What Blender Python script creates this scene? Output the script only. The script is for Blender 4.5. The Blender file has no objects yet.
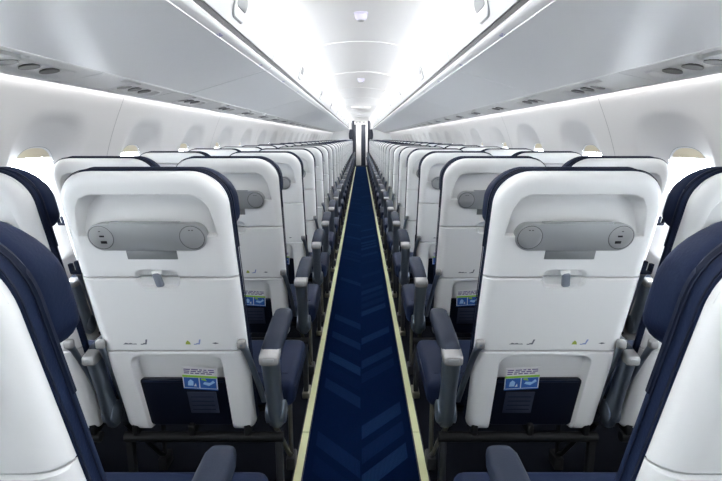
import bpy, bmesh, math, random
from mathutils import Vector, Matrix
random.seed(4)
scene = bpy.context.scene
COL = scene.collection
PI = math.pi
LC, LW, LS, EXPO = 12., 15., 29., .30

# ------------------------------------------------------------------ materials
def mat(name, col, rough=.5, metal=0., spec=.5, emit=None, estr=0., bump=None, coat=0.):
    m = bpy.data.materials.new(name); m.use_nodes = True
    nt = m.node_tree; b = nt.nodes['Principled BSDF']
    b.inputs['Base Color'].default_value = (*col, 1)
    b.inputs['Roughness'].default_value = rough
    b.inputs['Metallic'].default_value = metal
    b.inputs['Specular IOR Level'].default_value = spec
    b.inputs['Coat Weight'].default_value = coat
    if emit:
        b.inputs['Emission Color'].default_value = (*emit, 1)
        b.inputs['Emission Strength'].default_value = estr
    if bump:
        sc, st = bump
        tc = nt.nodes.new('ShaderNodeTexCoord'); n = nt.nodes.new('ShaderNodeTexNoise')
        n.inputs['Scale'].default_value = sc; n.inputs['Detail'].default_value = 3
        bp = nt.nodes.new('ShaderNodeBump'); bp.inputs['Strength'].default_value = st
        bp.inputs['Distance'].default_value = .002
        nt.links.new(tc.outputs['Object'], n.inputs['Vector'])
        nt.links.new(n.outputs['Fac'], bp.inputs['Height'])
        nt.links.new(bp.outputs['Normal'], b.inputs['Normal'])
    return m

M = {}
M['shell'] = mat('seat_shell_plastic', (.78, .785, .78), .42, spec=.4)
M['navy'] = mat('navy_leather', (.0085, .0145, .038), .55, spec=.08, bump=(260, .25))
M['navy_dark'] = mat('navy_piping', (.006, .010, .025), .55, spec=.15, bump=(300, .2))
M['pad'] = mat('armrest_leather', (.018, .024, .041), .55, spec=.1, bump=(260, .2))
M['post'] = mat('armrest_grey_blue_metal', (.21, .25, .31), .30, metal=.85)
M['cap'] = mat('armrest_silver_cap', (.30, .30, .30), .42, metal=.5)
M['panel'] = mat('power_panel_grey', (.33, .345, .35), .38, metal=.35)
M['panel_dark'] = mat('power_panel_bracket', (.23, .24, .245), .45, metal=.3)
M['ring'] = mat('socket_outline', (.06, .06, .065), .5)
M['disc'] = mat('socket_disc', (.38, .39, .395), .4, metal=.3)
M['black'] = mat('black_plastic', (.006, .006, .008), .5, spec=.3)
M['latch'] = mat('latch_slate_grey', (.17, .19, .23), .4)
M['pocket'] = mat('pocket_navy_vinyl', (.003, .005, .013), .45, spec=.2, bump=(300, .2))
M['pouch'] = mat('pouch_mesh', (.016, .022, .045), .6)
M['frame'] = mat('seat_frame_black', (.004, .0043, .005), .6, spec=.2)
M['brass'] = mat('seat_leg_steel', (.20, .19, .15), .35, metal=.8)
M['steel'] = mat('seat_leg_plate', (.02, .022, .026), .45, metal=.3)
M['white'] = mat('cabin_white', (.80, .80, .80), .5)
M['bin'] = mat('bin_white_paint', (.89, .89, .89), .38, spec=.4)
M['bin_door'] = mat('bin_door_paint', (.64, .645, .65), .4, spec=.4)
M['ceil'] = mat('ceiling_white', (.91, .91, .91), .55)
M['psu'] = mat('service_panel_grey', (.74, .735, .715), .45)
M['psu_shade'] = mat('service_panel_hole_shade', (.13, .128, .12), .5)  # dark grey puts recess shade into the colour of the hole fittings
M['wall'] = mat('sidewall_lining', (.62, .612, .605), .55)
M['gap'] = mat('dark_gap_rubber', (.03, .03, .032), .6)
M['seam'] = mat('seam_grey', (.32, .32, .32), .6)
M['shade'] = mat('window_shade_beige', (.72, .64, .48), .6)
M['strip'] = mat('floor_path_strip', (.78, .80, .47), .5)
M['stripedge'] = mat('strip_edge', (.02, .025, .03), .5)
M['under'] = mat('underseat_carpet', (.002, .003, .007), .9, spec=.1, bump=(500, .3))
M['galley'] = mat('galley_navy_panel', (.012, .017, .032), .5)
M['galley_w'] = mat('galley_grey_panel', (.78, .78, .77), .5)
M['back_blocker'] = mat('back_blocker_grey', (.25, .26, .28), .6)
M['metalgrey'] = mat('galley_steel', (.35, .36, .37), .35, metal=.6)
M['bezel'] = mat('bezel_lilac', (.66, .64, .80), .4)
M['paper'] = mat('card_paper', (.75, .75, .75), .5)
M['green'] = mat('card_green', (.30, .55, .05), .5)
M['blue'] = mat('card_blue', (.02, .10, .36), .45)
M['lblue'] = mat('card_light_blue', (.35, .55, .75), .45)
M['ink'] = mat('card_ink', (.10, .07, .22), .5)
M['icon'] = mat('pictogram_grey', (.12, .13, .16), .5)
M['icon_g'] = mat('pictogram_green', (.32, .40, .05), .5)
M['icon_b'] = mat('pictogram_blue', (.25, .32, .55), .5)
M['placard'] = mat('placard_violet', (.35, .33, .62), .5)
M['cove'] = mat('cove_lamp', (.9, .9, .9), .5, emit=(1, .985, .97), estr=LC)
M['wash'] = mat('wall_wash_lamp', (.9, .9, .9), .5, emit=(1, .985, .98), estr=LW)

def glass_mat():
    m = bpy.data.materials.new('window_pane'); m.use_nodes = True
    nt = m.node_tree; nt.nodes.clear()
    o = nt.nodes.new('ShaderNodeOutputMaterial'); mx = nt.nodes.new('ShaderNodeMixShader')
    t = nt.nodes.new('ShaderNodeBsdfTransparent'); g = nt.nodes.new('ShaderNodeBsdfGlossy')
    g.inputs['Roughness'].default_value = .05
    mx.inputs[0].default_value = .06
    nt.links.new(t.outputs[0], mx.inputs[1]); nt.links.new(g.outputs[0], mx.inputs[2])
    nt.links.new(mx.outputs[0], o.inputs[0])
    return m
M['glass'] = glass_mat()

def carpet_mat():
    m = bpy.data.materials.new('aisle_carpet_chevron'); m.use_nodes = True
    nt = m.node_tree; N = nt.nodes.new; L = nt.links.new
    b = nt.nodes['Principled BSDF']; b.inputs['Roughness'].default_value = .9
    b.inputs['Specular IOR Level'].default_value = .0
    b.inputs['Sheen Weight'].default_value = .12; b.inputs['Sheen Roughness'].default_value = .35; b.inputs['Sheen Tint'].default_value = (.12, .32, .8, 1)
    def math_(op, a, bb=None):
        n = N('ShaderNodeMath'); n.operation = op
        for i, v in enumerate((a, bb)):
            if v is None: continue
            if isinstance(v, (int, float)): n.inputs[i].default_value = v
            else: L(v, n.inputs[i])
        return n.outputs[0]
    tc = N('ShaderNodeTexCoord'); sp = N('ShaderNodeSeparateXYZ'); L(tc.outputs['Object'], sp.inputs[0])
    X, Y = sp.outputs[0], sp.outputs[1]
    ax = math_('ABSOLUTE', X); side = math_('GREATER_THAN', X, 0.)
    w = math_('DIVIDE', math_('SUBTRACT', Y, math_('MULTIPLY', ax, 1.15)), .165)
    w = math_('ADD', w, math_('MULTIPLY', side, .5))
    cell = math_('ADD', math_('FLOOR', w), math_('MULTIPLY', side, 371.))
    wn = N('ShaderNodeTexWhiteNoise'); wn.noise_dimensions = '1D'; L(cell, wn.inputs['W'])
    r = wn.outputs['Value']
    mr = N('ShaderNodeMapRange'); mr.inputs[1].default_value = .35; mr.inputs[2].default_value = 1.0
    L(r, mr.inputs[0])
    fr = math_('FRACT', w)
    edge = math_('MULTIPLY', math_('GREATER_THAN', fr, .04), math_('LESS_THAN', fr, .66))
    inner = math_('MULTIPLY', math_('GREATER_THAN', ax, .003), math_('LESS_THAN', ax, .185))
    band = math_('MULTIPLY', math_('MULTIPLY', math_('POWER', mr.outputs[0], 1.6), edge), inner)
    # woven dots inside the bars
    dx = math_('SINE', math_('MULTIPLY', math_('ADD', X, Y), 620.))
    dy = math_('SINE', math_('MULTIPLY', math_('SUBTRACT', X, Y), 620.))
    dots = math_('ADD', math_('MULTIPLY', math_('GREATER_THAN', math_('MULTIPLY', dx, dy), 0.05), .9), .25)
    f = math_('MULTIPLY', band, dots)
    nz = N('ShaderNodeTexNoise'); nz.inputs['Scale'].default_value = 450.; nz.inputs['Detail'].default_value = 2
    L(tc.outputs['Object'], nz.inputs['Vector'])
    mx = N('ShaderNodeMix'); mx.data_type = 'RGBA'
    mx.inputs[6].default_value = (.0022, .0080, .031, 1); mx.inputs[7].default_value = (.015, .037, .102, 1)
    L(f, mx.inputs[0])
    m2 = N('ShaderNodeMix'); m2.data_type = 'RGBA'; m2.blend_type = 'MULTIPLY'; m2.inputs[0].default_value = .5
    L(mx.outputs[2], m2.inputs[6]); L(nz.outputs['Color'], m2.inputs[7])
    L(m2.outputs[2], b.inputs['Base Color'])
    bp = N('ShaderNodeBump'); bp.inputs['Strength'].default_value = .4; bp.inputs['Distance'].default_value = .002
    L(nz.outputs['Fac'], bp.inputs['Height']); L(bp.outputs['Normal'], b.inputs['Normal'])
    return m
M['carpet'] = carpet_mat()

# ------------------------------------------------------------------ mesh helpers
class MB:
    """vertices and faces collected for one mesh object"""
    def __init__(s): s.v = []; s.f = []; s.m = []; s.mats = []
    def mi(s, m):
        if m not in s.mats: s.mats.append(m)
        return s.mats.index(m)
    def add(s, vs, fs, m):
        o = len(s.v); k = s.mi(m)
        s.v += [tuple(v) for v in vs]
        for f in fs: s.f.append([o + i for i in f]); s.m.append(k)
    def bm(s, bm, m):
        bm.verts.index_update()
        s.add([v.co[:] for v in bm.verts], [[v.index for v in f.verts] for f in bm.faces], m); bm.free()
    def map(s, fn): s.v = [tuple(fn(*v)) for v in s.v]; return s
    def flip(s): s.f = [f[::-1] for f in s.f]; return s
    def mesh(s, name, smooth=True, angle=40):
        me = bpy.data.meshes.new(name)
        me.from_pydata(s.v, [], s.f)
        for m in s.mats: me.materials.append(m)
        me.polygons.foreach_set('material_index', s.m)
        if smooth:
            me.polygons.foreach_set('use_smooth', [True] * len(s.f))
            bm = bmesh.new(); bm.from_mesh(me)
            ca = math.radians(angle)
            for e in bm.edges:
                if len(e.link_faces) == 2 and e.calc_face_angle(0) > ca: e.smooth = False
            bm.to_mesh(me); bm.free()
        me.update()
        return me

def link(name, me, parent=None):
    o = bpy.data.objects.new(name, me); COL.objects.link(o)
    if parent: o.parent = parent
    return o
def tag(o, label=None, cat=None, group=None, kind=None):
    if label: o['label'] = label
    if cat: o['category'] = cat
    if group: o['group'] = group
    if kind: o['kind'] = kind
    return o
def empty(name, loc):
    o = bpy.data.objects.new(name, None); COL.objects.link(o); o.location = loc; o.empty_display_size = .1
    return o

def rbox(mb, c, h, r, m, seg=3):
    bm = bmesh.new(); bmesh.ops.create_cube(bm, size=2)
    for v in bm.verts: v.co = Vector((c[0] + v.co.x * h[0], c[1] + v.co.y * h[1], c[2] + v.co.z * h[2]))
    if r > 0:
        bmesh.ops.bevel(bm, geom=bm.edges[:], offset=min(r, min(h) * .98), segments=seg, profile=.5, affect='EDGES')
    mb.bm(bm, m)
def loft(mb, rings, m, cap=True):
    n = len(rings[0]); vs = [p for r in rings for p in r]; fs = []
    for i in range(len(rings) - 1):
        for j in range(n):
            a = i * n + j; b = i * n + (j + 1) % n
            fs.append([a, b, b + n, a + n])
    if cap: fs.append(list(range(n))[::-1]); fs.append([len(vs) - n + j for j in range(n)])
    mb.add(vs, fs, m)
def sring(c, hx, hy, n=16, p=3., ax=(1, 0, 0), ay=(0, 1, 0)):
    out = []
    for k in range(n):
        t = 2 * PI * k / n; ct, st = math.cos(t), math.sin(t)
        u = math.copysign(abs(ct) ** (2 / p), ct) * hx; v = math.copysign(abs(st) ** (2 / p), st) * hy
        out.append(tuple(c[i] + ax[i] * u + ay[i] * v for i in range(3)))
    return out
def tube(mb, pts, r, m, n=10):
    rings = []
    for i, p in enumerate(pts):
        a = Vector(pts[max(i - 1, 0)]); b = Vector(pts[min(i + 1, len(pts) - 1)]); d = (b - a).normalized()
        u = d.cross(Vector((0, 0, 1)) if abs(d.z) < .9 else Vector((1, 0, 0))).normalized(); w = d.cross(u)
        rings.append([tuple(Vector(p) + r * (math.cos(2 * PI * k / n) * u + math.sin(2 * PI * k / n) * w)) for k in range(n)])
    loft(mb, rings, m)
def sstep(a, b, x):
    t = min(1, max(0, (x - a) / (b - a))); return t * t * (3 - 2 * t)
def sd_rr(x, z, cx, cz, hx, hz, r):
    qx = abs(x - cx) - hx + r; qz = abs(z - cz) - hz + r
    return math.hypot(max(qx, 0), max(qz, 0)) + min(max(qx, qz), 0) - r

# ------------------------------------------------------------------ seat
LEAN, ZR = .30, 1.07
ZT, ZB = 1.160, .310
def shear(x, d, z): return (x, d + (ZR - z) * LEAN, z)
def base_hw(z): return .2115 - .005 * sstep(.75, .35, z)
CR = .09; BRAD = .035
def hw(z):
    b = base_hw(z)
    if z > ZT - CR:
        q = min(1, (z - (ZT - CR)) / CR); b -= CR * (1 - math.sqrt(max(0, 1 - q ** 2.3)))
    if z < ZB + BRAD:
        q = min(1, (ZB + BRAD - z) / BRAD); b -= BRAD * (1 - math.sqrt(max(0, 1 - q * q)))
    return b
def rec_hx(z): return .160 + (1.103 - z) * .17
def edge_x(z):
    if z > .985: return min(rec_hx(z), .181)
    if z < .62: return .136
    return .136 + (.181 - .136) * (z - .62) / .365
def depth(x, z):
    # rounded rim
    e = -sd_rr(x, z, 0, (ZT + ZB) / 2, base_hw(z), (ZT - ZB) / 2, CR if z > .7 else BRAD)
    R = .034
    e = max(e, 0); d = 0
    if e < R: d = .8 * (R - math.sqrt(max(0, R * R - (R - e) ** 2)))
    # head recess: deep under the top rim, shallow towards the power panel
    hx = rec_hx(z)
    if .97 < z < 1.12:
        s = sd_rr(x, z, 0, 1.03, hx, .073, .045) if z > 1.0 else max(abs(x) - hx, .992 - z)
        dep = .018 + .040 * sstep(.98, 1.10, z)
        d += dep * sstep(-.001, .006, -s)
    # latch cup
    s = sd_rr(x, z, 0, .869, .058, .028, .022)
    d += .015 * sstep(0, .006, -s)
    # opening for the literature pocket
    if z < .66:
        s = sd_rr(x, z, 0, .385, .136, .228, .035)
        d += .036 * sstep(-.001, .008, -s)
    return d
def patch(z0, z1, m, cut0=False, cut1=False):
    mb = MB()
    n = max(8, int((z1 - z0) / .005))
    zs = [z0 + (z1 - z0) * i / n for i in range(n + 1)]
    for c in (1.103, .992, .613, .897, .841):
        zs += [c + q * .0018 for q in range(-5, 6)]
    zs += [z0 + .002, z0 + .004, z1 - .002, z1 - .004]
    zs = [z for z in zs if z0 <= z <= z1]
    if z1 >= ZT - 1e-6: zs += [ZT - CR * .10, ZT - .0008]
    if z0 <= ZB + 1e-6: zs += [ZB + .0008, ZB + .002]
    zs = sorted(zs); zs = [z for i, z in enumerate(zs) if i == 0 or z - zs[i - 1] > .0006]
    V = []; F = []
    half = [('a', i / 34) for i in range(34)] + [('b', i / 8) for i in range(8)] + [('c', i / 16) for i in range(17)]
    NX = 2 * (len(half) - 1)
    for z in zs:
        w = hw(z); e = min(edge_x(z), w - .016); g = .009
        xs = []
        for kd, t in half:
            xs.append((e - g) * t if kd == 'a' else e - g + 2 * g * t if kd == 'b' else e + g + (w - e - g) * (1 - (1 - t) ** 1.6))
        for x in [-q for q in xs[:0:-1]] + xs:
            d = depth(x, z)
            if cut0: d += .005 * (1 - sstep(0, .004, z - z0))
            if cut1: d += .005 * (1 - sstep(0, .004, z1 - z))
            V.append(shear(x, d, z))
    W = NX + 1; H = len(zs)
    for j in range(H - 1):
        for i in range(NX):
            a = j * W + i; F.append([a, a + 1, a + 1 + W, a + W])
    # skirt all round
    loop = [i for i in range(W)] + [j * W + NX for j in range(1, H)] + [(H - 1) * W + i for i in range(NX - 1, -1, -1)] + [j * W for j in range(H - 2, 0, -1)]
    o = len(V)
    for k in loop:
        x, y, z = V[k]; dd = y - (ZR - z) * LEAN
        V.append(shear(x * .995, max(dd, .036) + .006, z))
    n = len(loop)
    for k in range(n):
        a, b = loop[k], loop[(k + 1) % n]; F.append([b, a, o + k, o + (k + 1) % n])
    mb.add(V, F, m); return mb

def slab(outline, d0, d1, r, m, seg=3):
    """rounded slab from an (x, z) outline, between depths d0 and d1"""
    bm = bmesh.new()
    a = [bm.verts.new((x, d0, z)) for x, z in outline]; f = bm.faces.new(a)
    ret = bmesh.ops.extrude_face_region(bm, geom=[f])
    for v in ret['geom']:
        if isinstance(v, bmesh.types.BMVert): v.co.y = d1
    bmesh.ops.recalc_face_normals(bm, faces=bm.faces[:])
    if r > 0:
        ed = [e for e in bm.edges if abs(e.verts[0].co.y - e.verts[1].co.y) < 1e-6]
        bmesh.ops.bevel(bm, geom=ed, offset=r, segments=seg, profile=.5, affect='EDGES')
    bmesh.ops.triangulate(bm, faces=[f for f in bm.faces if len(f.verts) > 4])
    mb = MB(); mb.bm(bm, m); return mb
def rr_outline(cx, cz, hx, hz, r, n=8):
    out = []
    for (sx, sz, a0) in ((1, 1, 0), (-1, 1, PI / 2), (-1, -1, PI), (1, -1, 1.5 * PI)):
        for k in range(n + 1):
            a = a0 + PI / 2 * k / n
            out.append((cx + sx * (hx - r) + r * math.cos(a), cz + sz * (hz - r) + r * math.sin(a)))
    return out
def shell_outline(inset=0., z0=ZB, z1=ZT, n=60):
    zs = [z0 + (z1 - z0) * i / n for i in range(n + 1)]
    zs += [z1 - .01, z1 - .005, z1 - .002]; zs = sorted(set(zs))
    s = (z1 - ZT)
    r = [(hw(min(z - s, ZT)) - inset, z) for z in zs]
    return r + [(-x, z) for x, z in reversed(r)]
def disc(mb, cx, d, cz, r, th, m, n=28, sz=1.):
    rings = [[(cx + rr * math.cos(2 * PI * k / n), dd, cz + rr * sz * math.sin(2 * PI * k / n)) for k in range(n)]
             for rr, dd in ((r, d + th), (r, d + .0006), (r - .0006, d))]
    loft(mb, rings, m)
def flat(mb, pts, d, m, th=.0006):
    n = len(pts)
    loft(mb, [[(x, d + th, z) for x, z in pts], [(x, d, z) for x, z in pts]], m)
def ringflat(mb, cx, cz, r0, r1, d, m, n=32):
    V = []; F = []
    for k in range(n):
        a = 2 * PI * k / n
        for r in (r0, r1): V.append((cx + r * math.cos(a), d, cz + r * math.sin(a)))
    for k in range(n):
        a = 2 * k; b = 2 * ((k + 1) % n); F.append([a, a + 1, b + 1, b])
    mb.add(V, F, m)

SEATCACHE = {}
def seat_meshes(sgn, kind, full):
    """list of (name, mesh, parent index) ; sgn +1 left of the aisle (aisle towards +x)"""
    key = (sgn, kind, full)
    if key in SEATCACHE: return SEATCACHE[key]
    P = []
    def put(name, mb, parent=-1, sh=False, mir=True, lab=None, angle=40):
        if sh: mb.map(shear)
        if mir and sgn < 0: mb.map(lambda x, y, z: (-x, y, z)).flip()
        P.append((name, mb.mesh(name, angle=angle), parent, lab)); return len(P) - 1
    put('upper_back_shell', patch(.8725, ZT, M['shell'], cut0=True))
    tray = put('tray_table', patch(.629, .8695, M['shell'], cut0=True, cut1=True))
    put('lower_back_shell', patch(ZB, .626, M['shell'], cut1=True))
    # upholstered backrest: cover band wrapped round the shell edge, then the cushion
    mb = MB()
    loft(mb, [[(x, d, z) for x, z in shell_outline(i, ZB + .02, ZT + t)] for i, d, t in ((.030, .0345, -.027), (.004, .0345, -.002), (-.001, .039, .003), (-.001, .060, .003), (.004, .0645, -.002), (.030, .0645, -.027))], M['navy'], cap=False)
    band = put('backrest_cover', mb, sh=True)
    mb = slab(shell_outline(.008, ZB + .05, ZT - .02), .062, .092, .014, M['navy'])
    back = put('backrest_cushion', mb, sh=True)
    # headrest with wings that reach forward
    ol = rr_outline(0, 1.071, .2105, .092, .075, 10)
    ol = [(x, z if z > 1.03 else .99 + (z - .982) * .9) for x, z in ol]
    mb = slab(ol, .067, .132, .020, M['navy'], 5)
    def wing(x, d, z):
        t = (d - .067) / .065
        k = sstep(.11, .2, abs(x))
        if d > .095: d -= .020 * (1 - k)              # hollow face between the wings
        return (x * (1 + .03 * t), d, z - .010 * t * k + .009 * (1 - (x / .22) ** 2))
    mb.map(wing)
    head = put('headrest', mb, sh=True)
    if full:
        mb = MB()
        for d in (.0395, .0585):
            pts = [shear(x + (.0025 if x > 0 else -.0025), d, z) for x, z in shell_outline(-.001, ZB + .04, ZT + .004)]
            tube(mb, pts, .0013, M['navy_dark'], 5)
        put('stitching', mb, band)
        # dark piping between cover and headrest
        mb = MB(); pts = [shear(x, .0675, z) for x, z in shell_outline(.001, .95, ZT + .003)]
        tube(mb, pts, .005, M['navy_dark'], 6)
        put('piping', mb, head)
    # seat cushion
    xa = .326 if kind == 'aisle' else .205
    mb = MB(); rbox(mb, ((xa - .225) / 2, .475, .401), ((xa + .225) / 2, .185, .046), .028, M['navy'], 4)
    mb.map(lambda x, y, z: (x, y, z + .006 * sstep(.4, .62, y)))
    sc_ = put('seat_cushion', mb)
    if full:
        mb = MB(); xx = (xa - .225) / 2
        tube(mb, [(xx - (xa + .225) / 2 + .03, .36, .4485), (xx + (xa + .225) / 2 - .03, .36, .4485)], .002, M['navy_dark'], 6)
        tube(mb, [(xa + .0005, .31, .423), (xa + .0005, .63, .429)], .0018, M['navy_dark'], 6)
        put('seam_piping', mb, sc_)
    # pocket
    mb = slab(rr_outline(0, .42, .1345, .095, .014), .018, .034, .004, M['pocket'])
    mb.map(lambda x, d, z: (x, d - .006 * (1 - (x / .13) ** 2) * (1 - sstep(.34, .56, z)), z))
    pk = put('literature_pocket', mb, sh=True)
    if full:
        mb = MB(); rbox(mb, (.052, .0115, .425), (.045, .0015, .043), .001, M['pouch'], 1)
        for q in range(4): rbox(mb, (.052, .0098, .398 + .017 * q), (.036, .0004, .0018), 0, M['pad'])
        put('mesh_pouch', mb, pk, sh=True)
        mb = MB(); rbox(mb, (0, .0165, .506), (.126, .0025, .004), .002, M['navy_dark'], 2)
        put('pocket_hem', mb, pk, sh=True)
    # power panel
    ol = rr_outline(0, .991, .151, .037, .0368, 12)
    mb = slab(ol, -.010, .03, .002, M['panel'], 2)
    pp = put('power_panel', mb, sh=True)
    if full:
        mb = MB(); rbox(mb, (0, .004, .941), (.066, .006, .014), .002, M['panel_dark'], 2)
        put('panel_bracket', mb, pp, sh=True)
        mb = MB(); rbox(mb, (0, -.002, 1.0305), (.088, .008, .0028), .001, M['panel'], 2)
        put('device_ledge', mb, pp, sh=True)
        mb = MB(); disc(mb, -.116, -.0112, .991, .0305, .004, M['disc']); ringflat(mb, -.116, .991, .0305, .0322, -.0104, M['ring'])
        s1 = put('socket_plate', mb, pp, sh=True)
        mb = MB()
        rbox(mb, (-.113, -.0114, .9945), (.0062, .0008, .0024), .0007, M['black'], 2)
        rbox(mb, (-.111, -.0114, .978), (.0078, .0008, .0036), .0004, M['black'], 1)
        rbox(mb, (-.116, -.0114, 1.008), (.0025, .0005, .0012), 0, M['ring'])
        put('usb_socket', mb, s1, sh=True)
        mb = MB(); disc(mb, .116, -.0112, .991, .0305, .004, M['disc']); ringflat(mb, .116, .991, .0305, .0322, -.0104, M['ring'])
        rbox(mb, (.112, -.0114, 1.011), (.0022, .0005, .0012), 0, M['ring']); rbox(mb, (.120, -.0114, 1.011), (.0022, .0005, .0012), 0, M['ring'])
        put('blank_plate', mb, pp, sh=True)
    else:
        mb = MB(); ringflat(mb, .116, .991, .0300, .0325, -.0112, M['ring']); ringflat(mb, -.116, .991, .0300, .0325, -.0112, M['ring'])
        put('socket_plate', mb, pp, sh=True)
    # tray latch
    mb = MB(); rbox(mb, (0, -.003, .866), (.0105, .008, .021), .006, M['latch'], 3)
    rbox(mb, (0, .004, .887), (.012, .010, .007), .004, M['shell'], 2)
    a = math.radians(9 * sgn)
    mb.map(lambda x, d, z: (x * math.cos(a) - (z - .885) * math.sin(a), d, .885 + x * math.sin(a) + (z - .885) * math.cos(a)))
    put('tray_latch', mb, tray, sh=True, lab='slate grey turn latch')
    # tray arms at both sides
    for s in (1, -1):
        mb = MB()
        pts = [(.203, -.004, .660, .012), (.205, -.006, .647, .0125), (.210, 0, .632, .010), (.216, .010, .59, .0085), (.228, .03, .49, .0085), (.236, .042, .41, .008)]
        if not (s > 0 and kind == 'aisle'): pts = [(.203 + (x - .203) * .45, d, z, r * .85) for x, d, z, r in pts]
        rings = [sring(shear(s * x, d, z), r, r * 1.1, 12, 3) for x, d, z, r in pts]
        loft(mb, rings, M['post'])
        put('tray_arm', mb, tray)
        if full:
            mb = MB(); rbox(mb, shear(s * .203, -.006, .658), (.0125, .011, .013), .006, M['cap'], 3)
            put('tray_hinge', mb, tray)
    # coat hook on the outboard edge
    mb = MB()
    rbox(mb, (-0.2180, .03, .895), (.010, .008, .020), .004, M['navy_dark'], 2)
    rbox(mb, (-0.2290, .03, .880), (.016, .008, .0055), .003, M['navy_dark'], 2)
    rbox(mb, (-0.2415, .03, .891), (.0045, .008, .016), .003, M['navy_dark'], 2)
    put('coat_hook', mb, sh=True)
    # armrests
    def armrest(x0, f=1.):
        mb = MB()
        rings = [sring((x0, y, z), w * f, t, 16, 3.2) for y, z, w, t in
                 ((.150, .602, .028, .026), (.160, .575, .027, .028), (.185, .485, .0235, .027), (.205, .42, .025, .032), (.222, .375, .0265, .036), (.232, .345, .024, .032), (.236, .330, .015, .02))]
        loft(mb, rings, M['post'])
        ar = put('armrest', mb)
        mb = MB()
        # padded top, slightly crowned, rounded nose
        rings = []
        for y, hx, hz, zc in ((.152, .026, .016, .612), (.165, .029, .020, .614), (.25, .031, .0235, .622), (.37, .032, .0245, .632), (.425, .031, .024, .634), (.448, .026, .020, .633), (.458, .015, .011, .631)):
            rings.append(sring((x0, y, zc), hx * f, hz, 20, 3.4, (1, 0, 0), (0, 0, 1))[::-1])
        loft(mb, rings, M['pad'])
        put('arm_pad', mb, ar)
        mb = MB()
        rings = []
        for y, hx, hz, zc in ((.172, .0295, .0205, .611), (.150, .0295, .0195, .607), (.128, .029, .0175, .604), (.119, .027, .0145, .603), (.117, .024, .012, .603)):
            rings.append(sring((x0, y, zc), hx * f, hz, 20, 4, (1, 0, 0), (0, 0, 1)))
        loft(mb, rings, M['cap'])
        if full:
            rbox(mb, (x0, .1172, .606), (.016 * f, .0012, .0045), .001, M['panel'], 1)
        put('end_cap', mb, ar)
        if full:
            mb = MB(); n = 20; h_ = .031 * f
            rings = [[(x0 + xx, .222 + rr * math.cos(2 * PI * k / n), .385 + rr * math.sin(2 * PI * k / n)) for k in range(n)] for xx, rr in ((-h_, .030), (-h_ + .003, .036), (h_ - .003, .036), (h_, .030))]
            loft(mb, rings, M['post'])
            put('pivot_disc', mb, ar)
    if kind == 'aisle':
        armrest(.277); armrest(-.247, .66)
    else:
        armrest(-.2445, .8)
    # under-frame
    x1 = .295 if kind == 'aisle' else .20
    mb = MB()
    tube(mb, [(-.22, .235, .287), (x1, .235, .287)], .017, M['frame'], 12)
    tube(mb, [(-.22, .52, .33), (x1, .52, .33)], .017, M['frame'], 12)
    rbox(mb, ((xa - .232) / 2, .46, .345), ((xa + .18) / 2, .16, .009), .003, M['frame'], 1)
    for xx in (-.18, 0, .18): rbox(mb, (xx, .38, .316), (.01, .16, .020), .004, M['frame'], 1)
    put('under_frame', mb)
    lx = [(.280,), (-.205,)] if kind == 'aisle' else [(-.19,)]
    for (x0,) in lx:
        mb = MB()
        ms, mb_ = (M['steel'], M['brass']) if x0 > 0 else (M['frame'], M['frame'])
        rbox(mb, (x0, .235, .155), (.011, .013, .140), .003, ms, 2)
        rbox(mb, (x0, .25, .016), (.018, .045, .015), .005, mb_, 2)
        lg = put('leg', mb)
        mb = MB()
        tube(mb, [(x0 - .018, .25, .325), (x0 - .012, .36, .20), (x0 - .004, .455, .075), (x0, .485, .05)], .0085, mb_, 8)
        tube(mb, [(x0, .485, .05), (x0 - .002, .50, .18), (x0 - .004, .515, .315)], .0085, mb_, 8)
        rbox(mb, (x0, .49, .026), (.017, .035, .025), .006, ms, 2)
        put('leg_brace', mb, lg)
    # printed pictograms on the tray (never mirrored)
    if full:
        mb = MB(); o = -.012 * sgn; zc = .658; D = -.0010
        for x in ((-.108,)): flat(mb, [(x + o - .022, zc - .004), (x + o + .018, zc - .004), (x + o + .016, zc - .001), (x + o + .006, zc - .002), (x + o + .001, zc + .001), (x + o - .006, zc - .001), (x + o - .014, zc + .0015)], D, M['icon'])
        def person(x, m):
            flat(mb, [(x - .006, zc - .004), (x + .004, zc - .004), (x + .009, zc + .013), (x + .004, zc + .013), (x + .001, zc + .001), (x - .006, zc)], D, m)
            flat(mb, [(x - .013, zc - .005), (x - .0055, zc - .005), (x - .0055, zc - .002), (x - .013, zc - .002)], D - .0001, m)
        put('pictogram', mb, tray, sh=True, mir=False); mb = MB()
        person(-.066 + o, M['icon'])
        put('pictogram', mb, tray, sh=True, mir=False); mb = MB()
        flat(mb, [(.051 + o, zc - .004), (.066 + o, zc - .004), (.064 + o, zc + .004), (.0585 + o, zc + .010), (.053 + o, zc + .004)], D, M['icon_g'])
        put('pictogram', mb, tray, sh=True, mir=False); mb = MB()
        person(.088 + o, M['icon_b'])
        put('pictogram', mb, tray, sh=True, mir=False); mb = MB()
        flat(mb, [(.128 + o, zc), (.138 + o, zc - .003), (.148 + o, zc), (.138 + o, zc + .003)], D, M['icon'])
        put('pictogram', mb, tray, sh=True, mir=False)
    SEATCACHE[key] = P
    return P

def make_seat(sgn, kind, full, loc, label, group):
    root = empty('passenger_seat', loc); tag(root, label, 'airplane seat', group)
    objs = []
    for name, me, par, lab in seat_meshes(sgn, kind, full):
        o = link(name, me, root if par < 0 else objs[par]); objs.append(o)
        if lab: o['label'] = lab
    return root

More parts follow.
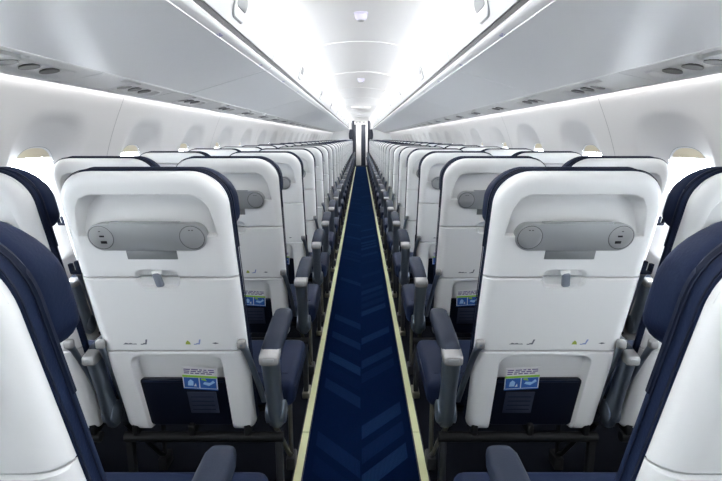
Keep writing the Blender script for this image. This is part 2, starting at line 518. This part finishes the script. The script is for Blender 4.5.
ORD = ['first', 'second', 'third', 'fourth', 'fifth', 'sixth', 'seventh', 'eighth', 'ninth', 'tenth', 'eleventh', 'twelfth', 'thirteenth',
       'fourteenth', 'fifteenth', 'sixteenth', 'seventeenth', 'eighteenth', 'nineteenth', 'twentieth', 'twenty-first', 'twenty-second',
       'twenty-third', 'twenty-fourth', 'twenty-fifth', 'twenty-sixth', 'twenty-seventh', 'twenty-eighth']
XA, XW = .547, 1.045
PITCH, YROW = .79, 1.25
NROW = 26
for k in range(-1, NROW):
    for sgn, sn in ((1, 'left'), (-1, 'right')):
        for kind, xc in (('aisle', XA), ('window', XW)):
            if k == -1 and kind == 'window': continue
            full = k < 7
            if k == -1: lab = f'nearest white-backed navy aisle seat, cut off by the {sn} edge of the photo'
            elif k == 0 and kind == 'aisle': lab = f'large white-backed navy seat shown in full, directly {sn} of the aisle'
            elif k == 0: lab = f'white-backed navy window seat half cut by the {sn} photo edge, behind the nearest seat'
            else: lab = f'white-backed navy {kind} seat {sn} of the aisle, {ORD[k + 1]} row from the camera'
            make_seat(sgn, kind, full, (-sgn * xc, YROW + PITCH * k - (.022 if k < 0 else 0), 0), lab, f'{kind} seats {sn} of the aisle')

# safety cards in the pockets
def card_mesh():
    mb = MB()
    W, H = .052, .042
    rbox(mb, (0, .0008, 0), (W, .0006, H), 0, M['paper'])
    def r(x0, x1, z0, z1, m, d=0.): rbox(mb, ((x0 + x1) / 2, d, (z0 + z1) / 2), ((x1 - x0) / 2, .0003, (z1 - z0) / 2), 0, m)
    r(-W, W, .004, .012, M['green'])
    r(-W + .003, -.004, -H + .006, .003, M['blue']); r(-.001, W - .003, -H + .006, .003, M['blue'])
    r(-W, W, -H, -H + .004, M['blue'])
    rng = random.Random(2)
    for z in (.034, .027, .020):
        x = -W + .006
        while x < W - .012:
            w = rng.uniform(.008, .02); r(x, min(x + w, W - .004), z - .0018, z + .0018, M['ink']); x += w + .004
    flat(mb, [(-.038, -.028), (-.022, -.028), (-.02, -.012), (-.028, -.004), (-.036, -.012)], -.0008, M['lblue'])
    flat(mb, [(-.020, -.030), (-.012, -.030), (-.014, -.018)], -.0008, M['paper'])
    flat(mb, [(.008, -.02), (.026, -.026), (.045, -.012), (.04, -.004), (.03, -.014), (.012, -.012)], -.0008, M['lblue'])
    flat(mb, [(.004, -.004), (.020, -.008), (.016, .001), (.004, .001)], -.0008, M['green'])
    return mb
for k in range(0, 4):
    for sgn, sn in ((1, 'left'), (-1, 'right')):
        mb = card_mesh(); t = math.radians(4 * -sgn)
        mb.map(lambda x, d, z: (x * math.cos(t) - z * math.sin(t), d, z * math.cos(t) + x * math.sin(t)))
        mb.map(lambda x, d, z: (x + sgn * .058, d + .0045 - .10 * (z + .042) * 0, z + .524))
        mb.map(shear)
        o = link('safety_card', mb.mesh('safety_card', smooth=False)); o.location = (-sgn * XA, YROW + PITCH * k, 0)
        w = 'seat shown in full' if k == 0 else f'aisle seat, {ORD[k + 1]} row from camera'
        tag(o, f'blue and white safety card in pocket of {sn} {w}', 'safety card', 'safety cards in the seat pockets')

# ------------------------------------------------------------------ cabin shell
Y0, Y1 = -1.1, 22.4
def extrude_profile(prof, y0, y1, m, ny=1, closed=False):
    mb = MB(); V = []; F = []; n = len(prof)
    for j in range(ny + 1):
        y = y0 + (y1 - y0) * j / ny
        V += [(x, y, z) for x, z in prof]
    for j in range(ny):
        for i in range(n if closed else n - 1):
            a = j * n + i; b = j * n + (i + 1) % n
            F.append([a, b, b + n, a + n])
    if closed: F.append(list(range(n))); F.append([ny * n + i for i in range(n)][::-1])
    mb.add(V, F, m); return mb
def mirror_if(mb, sgn):
    return mb if sgn > 0 else mb.map(lambda x, y, z: (-x, y, z)).flip()
def solid_box(name, x0, x1, y0, y1, z0, z1, m, r=0., parent=None):
    mb = MB(); rbox(mb, ((x0 + x1) / 2, (y0 + y1) / 2, (z0 + z1) / 2), ((x1 - x0) / 2, (y1 - y0) / 2, (z1 - z0) / 2), r, m, 2)
    return link(name, mb.mesh(name), parent)

# floor: dark carpet everywhere, patterned runner in the aisle
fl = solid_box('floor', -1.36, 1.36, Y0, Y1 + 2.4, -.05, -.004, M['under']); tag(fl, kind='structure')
mb = MB(); V = []; F = []
rbox(mb, (0, (Y0 + Y1) / 2, -.0015), (.222, (Y1 - Y0) / 2, .0025), 0, M['carpet'])
o = link('aisle_carpet', mb.mesh('aisle_carpet', smooth=False))
tag(o, 'navy aisle carpet runner with lighter blue chevron bars', 'carpet')
for sgn, sn in ((-1, 'left'), (1, 'right')):
    root = empty('floor_path_strip', (sgn * .2365, 0, 0))
    tag(root, f'pale yellow-green floor path strip along the {sn} edge of the aisle carpet', 'floor strip', 'floor path strips')
    y = Y0; L_ = 1.02
    j = 0
    while y < Y1 - .05:
        y2 = min(y + L_, Y1)
        mb = MB(); rbox(mb, (0, (y + y2) / 2, .002), (.0145, (y2 - y) / 2 - .0022, .002), .001, M['strip'], 1)
        link('strip_segment', mb.mesh('strip_segment'), root); y = y2
    for q in (-1, 1):
        mb = MB(); rbox(mb, (q * .0172, (Y0 + Y1) / 2, .0015), (.0022, (Y1 - Y0) / 2, .0025), 0, M['stripedge'])
        link('edge_rail', mb.mesh('edge_rail'), root)

# sidewalls with moulded window recesses
WP = [(1.50, 1.175), (1.46, 1.190), (1.43, 1.202), (1.35, 1.240), (1.25, 1.281), (1.145, 1.317), (1.0, 1.347), (.85, 1.362), (.7, 1.36), (.5, 1.335), (.3, 1.29), (.12, 1.25), (0, 1.235)]
def WX(z):
    if z >= WP[0][0]: return WP[0][1]
    for (za, xa), (zb, xb) in zip(WP, WP[1:]):
        if za >= z >= zb:
            # smooth Catmull-like blend
            t = (za - z) / (za - zb); return xa + (xb - xa) * t
    return WP[-1][1]
def WXs(z):
    return sum(WX(z + .04 * q) for q in (-1, -.5, 0, .5, 1)) / 5
WY0, WPITCH = 2.16, .905
WC, WHX, WHZ = .99, .160, .214
def sq(u, v, n=2.7): return (abs(u) ** n + abs(v) ** n) ** (1 / n)
def recess(dy, dz):
    qi = sq(dy / WHX, dz / WHZ)
    qo = sq(dy / .29, dz / (.375 if dz > 0 else .30), 3.6)
    if qo >= 1: return 0
    if qi <= 1: return .066
    t = (qi - 1) / ((qi - 1) + (1 - qo) * 1.15)
    return .066 * (1 - t) * sstep(0, .3, 1 - t)
nwin = 0
wys = [WY0 + WPITCH * k for k in range(-3, 23)]
for sgn, sn in ((-1, 'left'), (1, 'right')):
    mb = MB()
    ZTOP, ZLOW = 1.46, .50
    NA, NR = 72, 22
    for wy in wys:
        V = []; F = []
        ang = [2 * PI * k / NA for k in range(NA)]
        for r in range(NR + 1):
            t = (r / NR)
            for a in ang:
                ca, sa = math.cos(a), math.sin(a)
                e = sq(ca / WHX, sa / WHZ); iy, iz = ca / e, sa / e
                # tile edge in that direction
                hy = WPITCH / 2; hz = (ZTOP - WC) if sa > 0 else (WC - ZLOW)
                k = min(hy / abs(ca) if abs(ca) > 1e-9 else 1e9, hz / abs(sa) if abs(sa) > 1e-9 else 1e9)
                oy, oz = ca * k, sa * k
                dy, dz = iy + (oy - iy) * t, iz + (oz - iz) * t
                V.append((WXs(WC + dz) + recess(dy, dz), wy + dy, WC + dz))
        for r in range(NR):
            for j in range(NA):
                a = r * NA + j; b = r * NA + (j + 1) % NA
                F.append([a, b, b + NA, a + NA])
        # fill tile corners
        mb.add(V, F, M['wall'])
        for cy, cz in ((1, 1), (-1, 1), (-1, -1), (1, -1)):
            hz = (ZTOP - WC) if cz > 0 else (WC - ZLOW)
            zc = WC + cz * hz; yc = wy + cy * WPITCH / 2
            # neighbours either side of the corner on the outer ring
            aa = math.atan2(cz * hz, cy * WPITCH / 2) % (2 * PI)
            j = int(aa / (2 * PI / NA)); p = V[NR * NA + j]; q = V[NR * NA + (j + 1) % NA]
            mb.add([p, q, (WXs(zc), yc, zc)], [[0, 2, 1]], M['wall'])
    ya, yb = wys[0] - WPITCH / 2, wys[-1] + WPITCH / 2
    low = extrude_profile([(WXs(z), z) for z in [.50 - .05 * i for i in range(11)]], ya, yb, M['wall'], 1)
    mb.add(low.v, low.f, M['wall'])
    mirror_if(mb, sgn)
    o = link(f'wall_{sn}', mb.mesh(f'wall_{sn}')); tag(o, kind='structure')
    # panel joints, every second window
    for q, wy in enumerate(wys):
        if q % 2 == 0: continue
        ys = wy + WPITCH / 2 + .03
        pr = [(WXs(z) - .0022, z) for z in [1.445 - .03 * i for i in range(47)]]
        mb = extrude_profile(pr, ys - .0028, ys + .0028, M['seam'], 1)
        mirror_if(mb, sgn)
        o = link(f'trim_{(0 if sgn < 0 else 20) + q // 2 + 1}', mb.mesh('trim')); tag(o, kind='structure')
    # windows: reveal, pane, shade
    for wy in wys:
        nwin += 1
        root = empty(f'window_{nwin}', (sgn * 1.34, wy, WC)); tag(root, kind='structure')
        n = 64
        def ring(f, xo, fz=None):
            out = []
            for k in range(n):
                a = 2 * PI * k / n; e = sq(math.cos(a) / (WHX * f), math.sin(a) / (WHZ * f))
                y, z = math.cos(a) / e, math.sin(a) / e
                out.append((WXs(WC + z) + .066 + xo - 1.34, y, z))
            return out
        mb = MB(); loft(mb, [ring(1.0, 0), ring(.98, .003), ring(.96, .012), ring(.945, .034)], M['white'], cap=False); mirror_if(mb, sgn)
        link('window_reveal', mb.mesh('window_reveal'), root)
        mb = MB(); r = ring(.95, .033); mb.add(r, [list(range(n))], M['glass']); mirror_if(mb, sgn)
        link('pane', mb.mesh('pane', smooth=False), root)
        mb = MB(); loft(mb, [ring(.87, .0335), ring(.87, .030), ring(.858, .030), ring(.858, .0335)], M['seam'], cap=False); mirror_if(mb, sgn)
        link('pane_gasket', mb.mesh('pane_gasket'), root)
        mb = MB(); loft(mb, [ring(1.004, -.0012), ring(.992, -.0012)], M['panel'], cap=False); mirror_if(mb, sgn)
        link('window_rim', mb.mesh('window_rim', smooth=False), root)
        # beige shade pulled down a little
        pts = [p for p in ring(.985, .006) if p[2] > WHZ * (.80 if wy > 1 else .17 if wy > 0 else -.96)]
        pts.sort(key=lambda p: p[1])
        mb = MB(); front = [(p[0], p[1], p[2]) for p in pts]; back = [(p[0] + .005, p[1], p[2]) for p in pts]
        zb = WHZ * (.78 if wy > 1 else .15 if wy > 0 else -.97)       # unseen rear shades drawn lower to cut light on the nearest seats
        front = [(WXs(WC + zb) + .072 - 1.34, pts[0][1], zb)] + front + [(WXs(WC + zb) + .072 - 1.34, pts[-1][1], zb)]
        back = [(p[0] + .006, p[1], p[2]) for p in front]
        loft(mb, [front, back], M['shade']); mirror_if(mb, sgn)
        link('window_shade', mb.mesh('window_shade'), root)

# ceiling
CP = []
for i in range(25):
    x = -.385 + .77 * i / 24; CP.append((x, 2.0 - .052 * (abs(x) / .385) ** 2.2))
mb = extrude_profile(CP, Y0, Y1, M['ceil'], 1)
o = link('ceiling', mb.mesh('ceiling')); tag(o, kind='structure')
q = 0
y = 4.27 - 1.89 * 2
while y < Y1:
    q += 1
    mb = extrude_profile([(x, z - .003) for x, z in CP], y - .012, y + .012, M['ceil'], 1)
    # rolled lip so the joint catches light
    mb2 = MB(); tube(mb2, [(x, y, z - .001) for x, z in CP], .007, M['ceil'], 8)
    o = link(f'trim_{60 + q}', mb2.mesh('trim')); tag(o, kind='structure')
    y += 1.89
# closing roof above the cove and bins
for sgn, sn in ((-1, 'left'), (1, 'right')):
    pr = [(.385, 1.948), (.385, 1.985), (.46, 1.985)]
    mb = mirror_if(extrude_profile(pr, Y0, Y1, M['ceil'], 1), sgn)
    o = link(f'trim_{100 if sgn < 0 else 101}', mb.mesh('trim')); tag(o, kind='structure')
    pr = [(1.12, 1.60), (1.23, 1.60), (1.23, 1.455), (1.205, 1.448)]
    mb = mirror_if(extrude_profile(pr, Y0, Y1, M['white'], 1), sgn)
    o = link(f'trim_{102 if sgn < 0 else 103}', mb.mesh('trim')); tag(o, kind='structure')

# light strips
def lamp_strip(name, prof, m, label, group, y1):
    mb = extrude_profile(prof, Y0 + .05, y1, m, 24)
    o = link(name, mb.mesh(name, smooth=False)); tag(o, label, 'light strip', group); return o
for sgn, sn in ((-1, 'left'), (1, 'right')):
    pr = [(sgn * .445, 1.957), (sgn * .4515, 1.886)]
    if sgn > 0: pr = pr[::-1]
    lamp_strip('ceiling_light_strip', pr, M['cove'], f'glowing white light strip between the ceiling and the {sn} overhead bins', 'ceiling light strips', 22.2)
    pr = [(sgn * 1.1615, 1.4655), (sgn * 1.176, 1.4665)]
    if sgn > 0: pr = pr[::-1]
    lamp_strip('wall_light_strip', pr, M['wash'], f'glowing white light strip along the top of the {sn} window wall', 'wall light strips', 21.0)

# overhead bins, one every 2.05 m
LIPX, LIPZ = .5, 1.642
BP, BY = 2.05, .93
def bin_meshes(sgn):
    g = .004
    out = []
    body = [(.516, 1.662), (.508, 1.646), (.504, 1.638), (.506, 1.630), (.515, 1.622), (.535, 1.6145), (.5355, 1.611), (.54, 1.6095), (.70, 1.566), (.85, 1.522), (.955, 1.492), (.978, 1.4855), (.984, 1.49), (.99, 1.56), (1.1, 1.62), (1.1, 1.94), (.50, 1.96), (.475, 1.90)]
    mb = extrude_profile(body, g, BP - g, M['bin'], 1, closed=True); out.append(('bin_body', mirror_if(mb, sgn), -1))
    n = 12; o_ = []; i_ = []
    for i in range(n + 1):
        t = i / n; z = 1.668 + (1.878 - 1.668) * t; x = .4985 + (.4525 - .4985) * t - .010 * math.sin(PI * t)
        o_.append((x, z)); i_.append((x + .02, z))
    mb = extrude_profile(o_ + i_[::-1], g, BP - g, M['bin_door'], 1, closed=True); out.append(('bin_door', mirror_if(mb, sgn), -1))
    mb = extrude_profile([(.505, 1.6665), (.514, 1.6665), (.512, 1.650), (.506, 1.647)], 0, BP, M['gap'], 1, closed=True); out.append(('door_gasket', mirror_if(mb, sgn), -1))
    # latch: rounded plate with a dark finger cup
    def onface(y, z, off):
        t = (z - 1.664) / .214; x = .4985 + (.4525 - .4985) * t - .010 * math.sin(PI * max(0, min(1, t)))
        return (x - off, y, z)
    def plate(hy, z0, z1, off, th, m):
        pts = [(y, z) for y, z in rr_outline(1.19, (z0 + z1) / 2, hy, (z1 - z0) / 2, (z1 - z0) * .46)]
        mb = MB(); loft(mb, [[onface(y, z, 0) for y, z in pts], [onface(y, z, off) for y, z in pts], [onface(1.19 + (y - 1.19) * .9, z, off + .001) for y, z in pts]], m)
        return mirror_if(mb, sgn)
    out.append(('latch_bezel', plate(.098, 1.692, 1.79, .0025, 0, M['metalgrey']), 1))
    out.append(('latch', plate(.092, 1.697, 1.785, .006, 0, M['bin']), 1))
    out.append(('finger_cup', plate(.078, 1.733, 1.783, .0078, 0, M['panel_dark']), 1))
    return [(nm, mb.mesh(nm), p) for nm, mb, p in out]
for sgn, sn in ((-1, 'left'), (1, 'right')):
    parts = bin_meshes(sgn)
    for b in range(-1, 10):
        y = BY + BP * b - BP * 0
        root = empty('overhead_bin', (0, y, 0))
        lab = (f'nearest white overhead bin running along the {sn} side above the camera' if b == -1 else
               f'white closed overhead bin above the {sn} seats, {ORD[b]} bin with its whole latch in view')
        tag(root, lab, 'overhead bin', f'overhead bins above the {sn} seats')
        os_ = []
        for nm, me, p in parts:
            os_.append(link(nm, me, root if p < 0 else os_[p]))
    # filler at both ends of the bin run
    yb = BY + BP * 10
    for ya, yz, nn in ((Y0, BY - BP - .01, 110), (yb + .01, Y1, 112)):
        body = [(.505, 1.64), (.55, 1.6065), (.978, 1.4855), (.99, 1.56), (1.1, 1.94), (.46, 1.94)]
        mb = mirror_if(extrude_profile(body, ya, yz, M['bin'], 1, closed=True), sgn)
        o = link(f'trim_{nn + (sgn > 0)}', mb.mesh('trim')); tag(o, kind='structure')
    # seat row placards on the lip
    for k in range(0, 4):
        mb = MB(); yy = 2.0 + PITCH * k
        def pl(u0, u1, v0, v1):
            p = lambda u, v: (.5165 + v * .03 - .0008 * 1, yy + u, 1.6215 - v * .011 - .001)
            mb.add([p(u0, v0), p(u1, v0), p(u1, v1), p(u0, v1)], [[0, 1, 2, 3]], M['placard'])
        pl(-.022, -.006, .15, .35); pl(-.022, -.006, .5, .7); pl(.002, .010, .15, .7); pl(.014, .022, .15, .7); pl(-.022, .022, .82, .9)
        mirror_if(mb, sgn)
        o = link('row_placard', mb.mesh('row_placard', smooth=False))
        tag(o, f'tiny violet row placard under the {sn} bin lip, {ORD[k]} from the camera', 'placard', 'row placards under the bins')

# passenger service panels, one per row
def psu_meshes(sgn):
    LX = .79
    def P(y, u, d):           # u 0..1 inner to outer, d = height into the panel
        x = .984 + (1.150 - .984) * u; z = 1.4835 + (1.449 - 1.4835) * u
        return (x + d * .2, y, z + d)
    NY, NU = 150, 36
    holes = ((.41, .62, .033), (.52, .62, .033), (.63, .62, .033))
    def dep(y, u):
        w = .1695; s = sd_rr(y, u * w, .52, .62 * w, .195, .053, .052)
        d = .011 * sstep(0, .012, -s)
        d -= .004 * math.exp(-((s - .005) / .005) ** 2)
        for hy, hu, r in holes:
            q = math.hypot(y - hy, (u - hu) * w); d += .024 * sstep(r, r - .010, q)
        s = sd_rr(y, u * w, .30, .17 * w, .085, .014, .0135); d += .018 * sstep(0, .006, -s)
        e = min(y - .002, LX - .002 - y); d += .003 * (1 - sstep(0, .004, e))
        e = min(u, 1 - u) * w; d += .003 * (1 - sstep(0, .004, e))
        return d
    V = []; F = []
    for j in range(NY + 1):
        for i in range(NU + 1):
            y = .002 + (LX - .004) * j / NY; u = i / NU; V.append(P(y, u, dep(y, u)))
    W = NU + 1
    for j in range(NY):
        for i in range(NU):
            a = j * W + i; F.append([a, a + W, a + W + 1, a + 1])
    mb = MB(); mb.add(V, F, M['psu']); out = [('panel', mirror_if(mb, sgn), -1)]
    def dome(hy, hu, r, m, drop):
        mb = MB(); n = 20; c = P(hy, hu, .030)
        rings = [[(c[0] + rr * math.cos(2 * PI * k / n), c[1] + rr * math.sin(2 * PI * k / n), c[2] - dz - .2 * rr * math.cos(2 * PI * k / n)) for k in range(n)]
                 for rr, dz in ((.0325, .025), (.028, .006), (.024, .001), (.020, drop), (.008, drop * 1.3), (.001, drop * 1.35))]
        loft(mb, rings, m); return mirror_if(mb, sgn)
    out.append(('reading_light', dome(.41, .62, .029, M['psu_shade'], .005), -1))
    out.append(('air_nozzle', dome(.52, .62, .029, M['psu_shade'], .010), -1))
    out.append(('reading_light', dome(.63, .62, .029, M['psu_shade'], .005), -1))
    mb = MB(); c = P(.30, .17, .011); rbox(mb, c, (.010, .078, .001), 0, M['gap']); out.append(('speaker_slot', mirror_if(mb, sgn), -1))
    # thin outer edge that hides the lamp
    mb = extrude_profile([(1.150, 1.4515), (1.1505, 1.446), (1.157, 1.444), (1.160, 1.447), (1.159, 1.460), (1.155, 1.465), (1.152, 1.46)], .001, LX - .001, M['white'], 1, closed=True)
    out.append(('outer_rail', mirror_if(mb, sgn), -1))
    return [(nm, mb.mesh(nm), p) for nm, mb, p in out]
for sgn, sn in ((-1, 'left'), (1, 'right')):
    parts = psu_meshes(sgn)
    for k in range(-1, 26):
        root = empty('service_panel', (0, 1.62 - .395 + PITCH * k, 0))
        lab = (f'nearest grey service panel with reading lights, above the {sn} seats at the photo edge' if k == -1 else
               f'grey service panel with round reading lights under the {sn} bins, {ORD[k + 1]} from camera')
        tag(root, lab, 'service panel', f'service panels under the {sn} bins')
        for nm, me, p in parts: link(nm, me, root)
    for ya, yz, nn in ((Y0, 1.225 - PITCH - .001, 120), (1.225 + PITCH * 26 - PITCH * 0 + .001, Y1, 122)):
        mb = mirror_if(extrude_profile([(.984, 1.4835), (1.155, 1.448), (1.155, 1.47), (.984, 1.50)], ya, yz, M['psu'], 1, closed=True), sgn)
        o = link(f'trim_{nn + (sgn > 0)}', mb.mesh('trim')); tag(o, kind='structure')

# ceiling fittings
def ceiling_disc(y, rx, ry, name, label, lens):
    root = empty(name, (0, y, 1.9995)); tag(root, label, 'ceiling fitting')
    n = 32; dr = .048 if lens else .075
    def rg(f, z): return [(rx * f * math.cos(2 * PI * k / n), ry * f * math.sin(2 * PI * k / n), z) for k in range(n)][::-1]
    mb = MB(); loft(mb, [rg(1.15, .004), rg(1.15, -.004), rg(1, -.008), rg(.97, -dr * .4), rg(.85, -dr * .72), rg(.62, -dr * .9), rg(.58, -dr * .85)], M['bezel'] if lens else M['ceil']); link('bezel', mb.mesh('bezel'), root)
    mb = MB(); loft(mb, [rg(.56, -dr * .8), rg(.55, -dr * .93), rg(.4, -dr * 1.02), rg(.02, -dr * 1.05)], M['panel'] if lens else M['psu']); link('lens', mb.mesh('lens'), root)
ceiling_disc(3.35, .040, .040, 'smoke_detector', 'small round lilac-rimmed fitting on the ceiling nearest the camera', True)
ceiling_disc(6.9, .045, .045, 'smoke_detector', 'second small round fitting along the middle of the ceiling', True)
ceiling_disc(12.6, .24, .20, 'ceiling_dome', 'wide oval white dome on the ceiling far down the aisle', False)

# ------------------------------------------------------------------ far end: class divider and galley doorway
YD = 22.0
for sgn, sn in ((-1, 'left'), (1, 'right')):
    root = empty('cabin_divider', (sgn * .7, YD, 0))
    tag(root, f'pale divider with a bunched navy curtain at the far end, {sn} of the aisle', 'divider')
    mb = MB(); rbox(mb, (sgn * .17, 0, .80), (.47, .02, .80), .01, M['galley_w'], 2); link('panel', mb.mesh('panel'), root)
    mb = MB(); rbox(mb, (-sgn * .37, .02, .98), (.045, .05, .98), .012, M['galley'], 2); link('post', mb.mesh('post'), root)
    mb = MB(); rings = [sring((-sgn * .27, -.06, z), w, .05, 14, 2.2) for z, w in ((1.18, .05), (1.25, .085), (1.40, .09), (1.52, .07), (1.60, .05))]
    loft(mb, rings, M['galley']); link('curtain', mb.mesh('curtain'), root)
root = empty('galley_unit', (0, 23.6, 0)); tag(root, 'grey and navy galley cupboard wall beyond the doorway', 'galley')
for x0, x1, m, nm in ((-.32, -.23, 'galley', 'dark_door'), (-.225, .005, 'galley_w', 'pale_door'), (.01, .21, 'galley', 'dark_door'), (.215, .30, 'galley_w', 'pale_door')):
    mb = MB(); rbox(mb, ((x0 + x1) / 2, 0, .92), ((x1 - x0) / 2, .03, .92), .008, M[m], 2); link(nm, mb.mesh(nm), root)
mb = MB(); rbox(mb, (0, .0, 1.93), (.40, .04, .085), .008, M['galley_w'], 2)
for q in (-.2, -.05, .12): rbox(mb, (q, -.045, 1.93), (.05, .006, .035), .004, M['metalgrey'], 2)
link('header', mb.mesh('header'), root)
# end walls
o = solid_box('wall_front', -1.34, 1.34, 24.2, 24.3, 0, 2.05, M['white']); tag(o, kind='structure')
o = solid_box('wall_back', -1.34, 1.34, Y0 - .06, Y0, 0, 2.05, M['back_blocker']); tag(o, kind='structure')  # unseen wall set close behind the camera to block light from there
# vestibule beyond the seats
for sgn, nn in ((-1, 130), (1, 131)):
    o = solid_box(f'trim_{nn}', min(sgn * 1.30, sgn * .45), max(sgn * 1.30, sgn * .45), 22.45, 24.2, 0, 2.05, M['white']); tag(o, kind='structure')
o = solid_box('trim_132', -.46, .46, Y1, 24.2, 2.0, 2.05, M['ceil']); tag(o, kind='structure')

la = bpy.data.lights.new('vestibule_fill', 'AREA'); la.energy = 14; la.shape = 'RECTANGLE'; la.size = .5; la.size_y = .5; la.color = (1, .98, .96)  # unseen fill light, added to brighten the dark far end
lo = bpy.data.objects.new('vestibule_fill', la); COL.objects.link(lo); lo.location = (0, 22.9, 1.985)
# ------------------------------------------------------------------ daylight, camera
w = bpy.data.worlds.new('daylight'); scene.world = w; w.use_nodes = True
nt = w.node_tree; bg = nt.nodes['Background']; bg.inputs[1].default_value = LS
tc = nt.nodes.new('ShaderNodeTexCoord'); sp = nt.nodes.new('ShaderNodeSeparateXYZ'); rp = nt.nodes.new('ShaderNodeValToRGB')
mr = nt.nodes.new('ShaderNodeMapRange'); mr.inputs[1].default_value = -1; mr.inputs[2].default_value = 1
nt.links.new(tc.outputs['Generated'], sp.inputs[0]); nt.links.new(sp.outputs[2], mr.inputs[0]); nt.links.new(mr.outputs[0], rp.inputs[0])
el = rp.color_ramp.elements     # overcast sky above a pale apron that darkens close to the fuselage
el[0].position = .17; el[0].color = (.05, .05, .05, 1)
el[1].position = .33; el[1].color = (.86, .93, 1.0, 1)
nt.links.new(rp.outputs[0], bg.inputs[0])

cam = bpy.data.cameras.new('camera'); co = bpy.data.objects.new('camera', cam); COL.objects.link(co)
cam.sensor_width = 36; cam.lens = 505 / 722 * 36; cam.clip_start = .02
co.location = (0, 0, 1.24)
th = math.atan((240.5 - 138) / 505)
co.rotation_euler = (PI / 2 - th, 0, 0)
scene.camera = co
vs = scene.view_settings
scene.display_settings.display_device = 'sRGB'
vs.view_transform = 'Standard'; vs.look = 'None'; vs.gamma = 1; vs.use_curve_mapping = False; vs.exposure = EXPO
cy = scene.cycles
cy.max_bounces = 10; cy.diffuse_bounces = 6; cy.transparent_max_bounces = 8; cy.use_denoising = True
cy.sample_clamp_indirect = 6; cy.caustics_reflective = False; cy.caustics_refractive = False
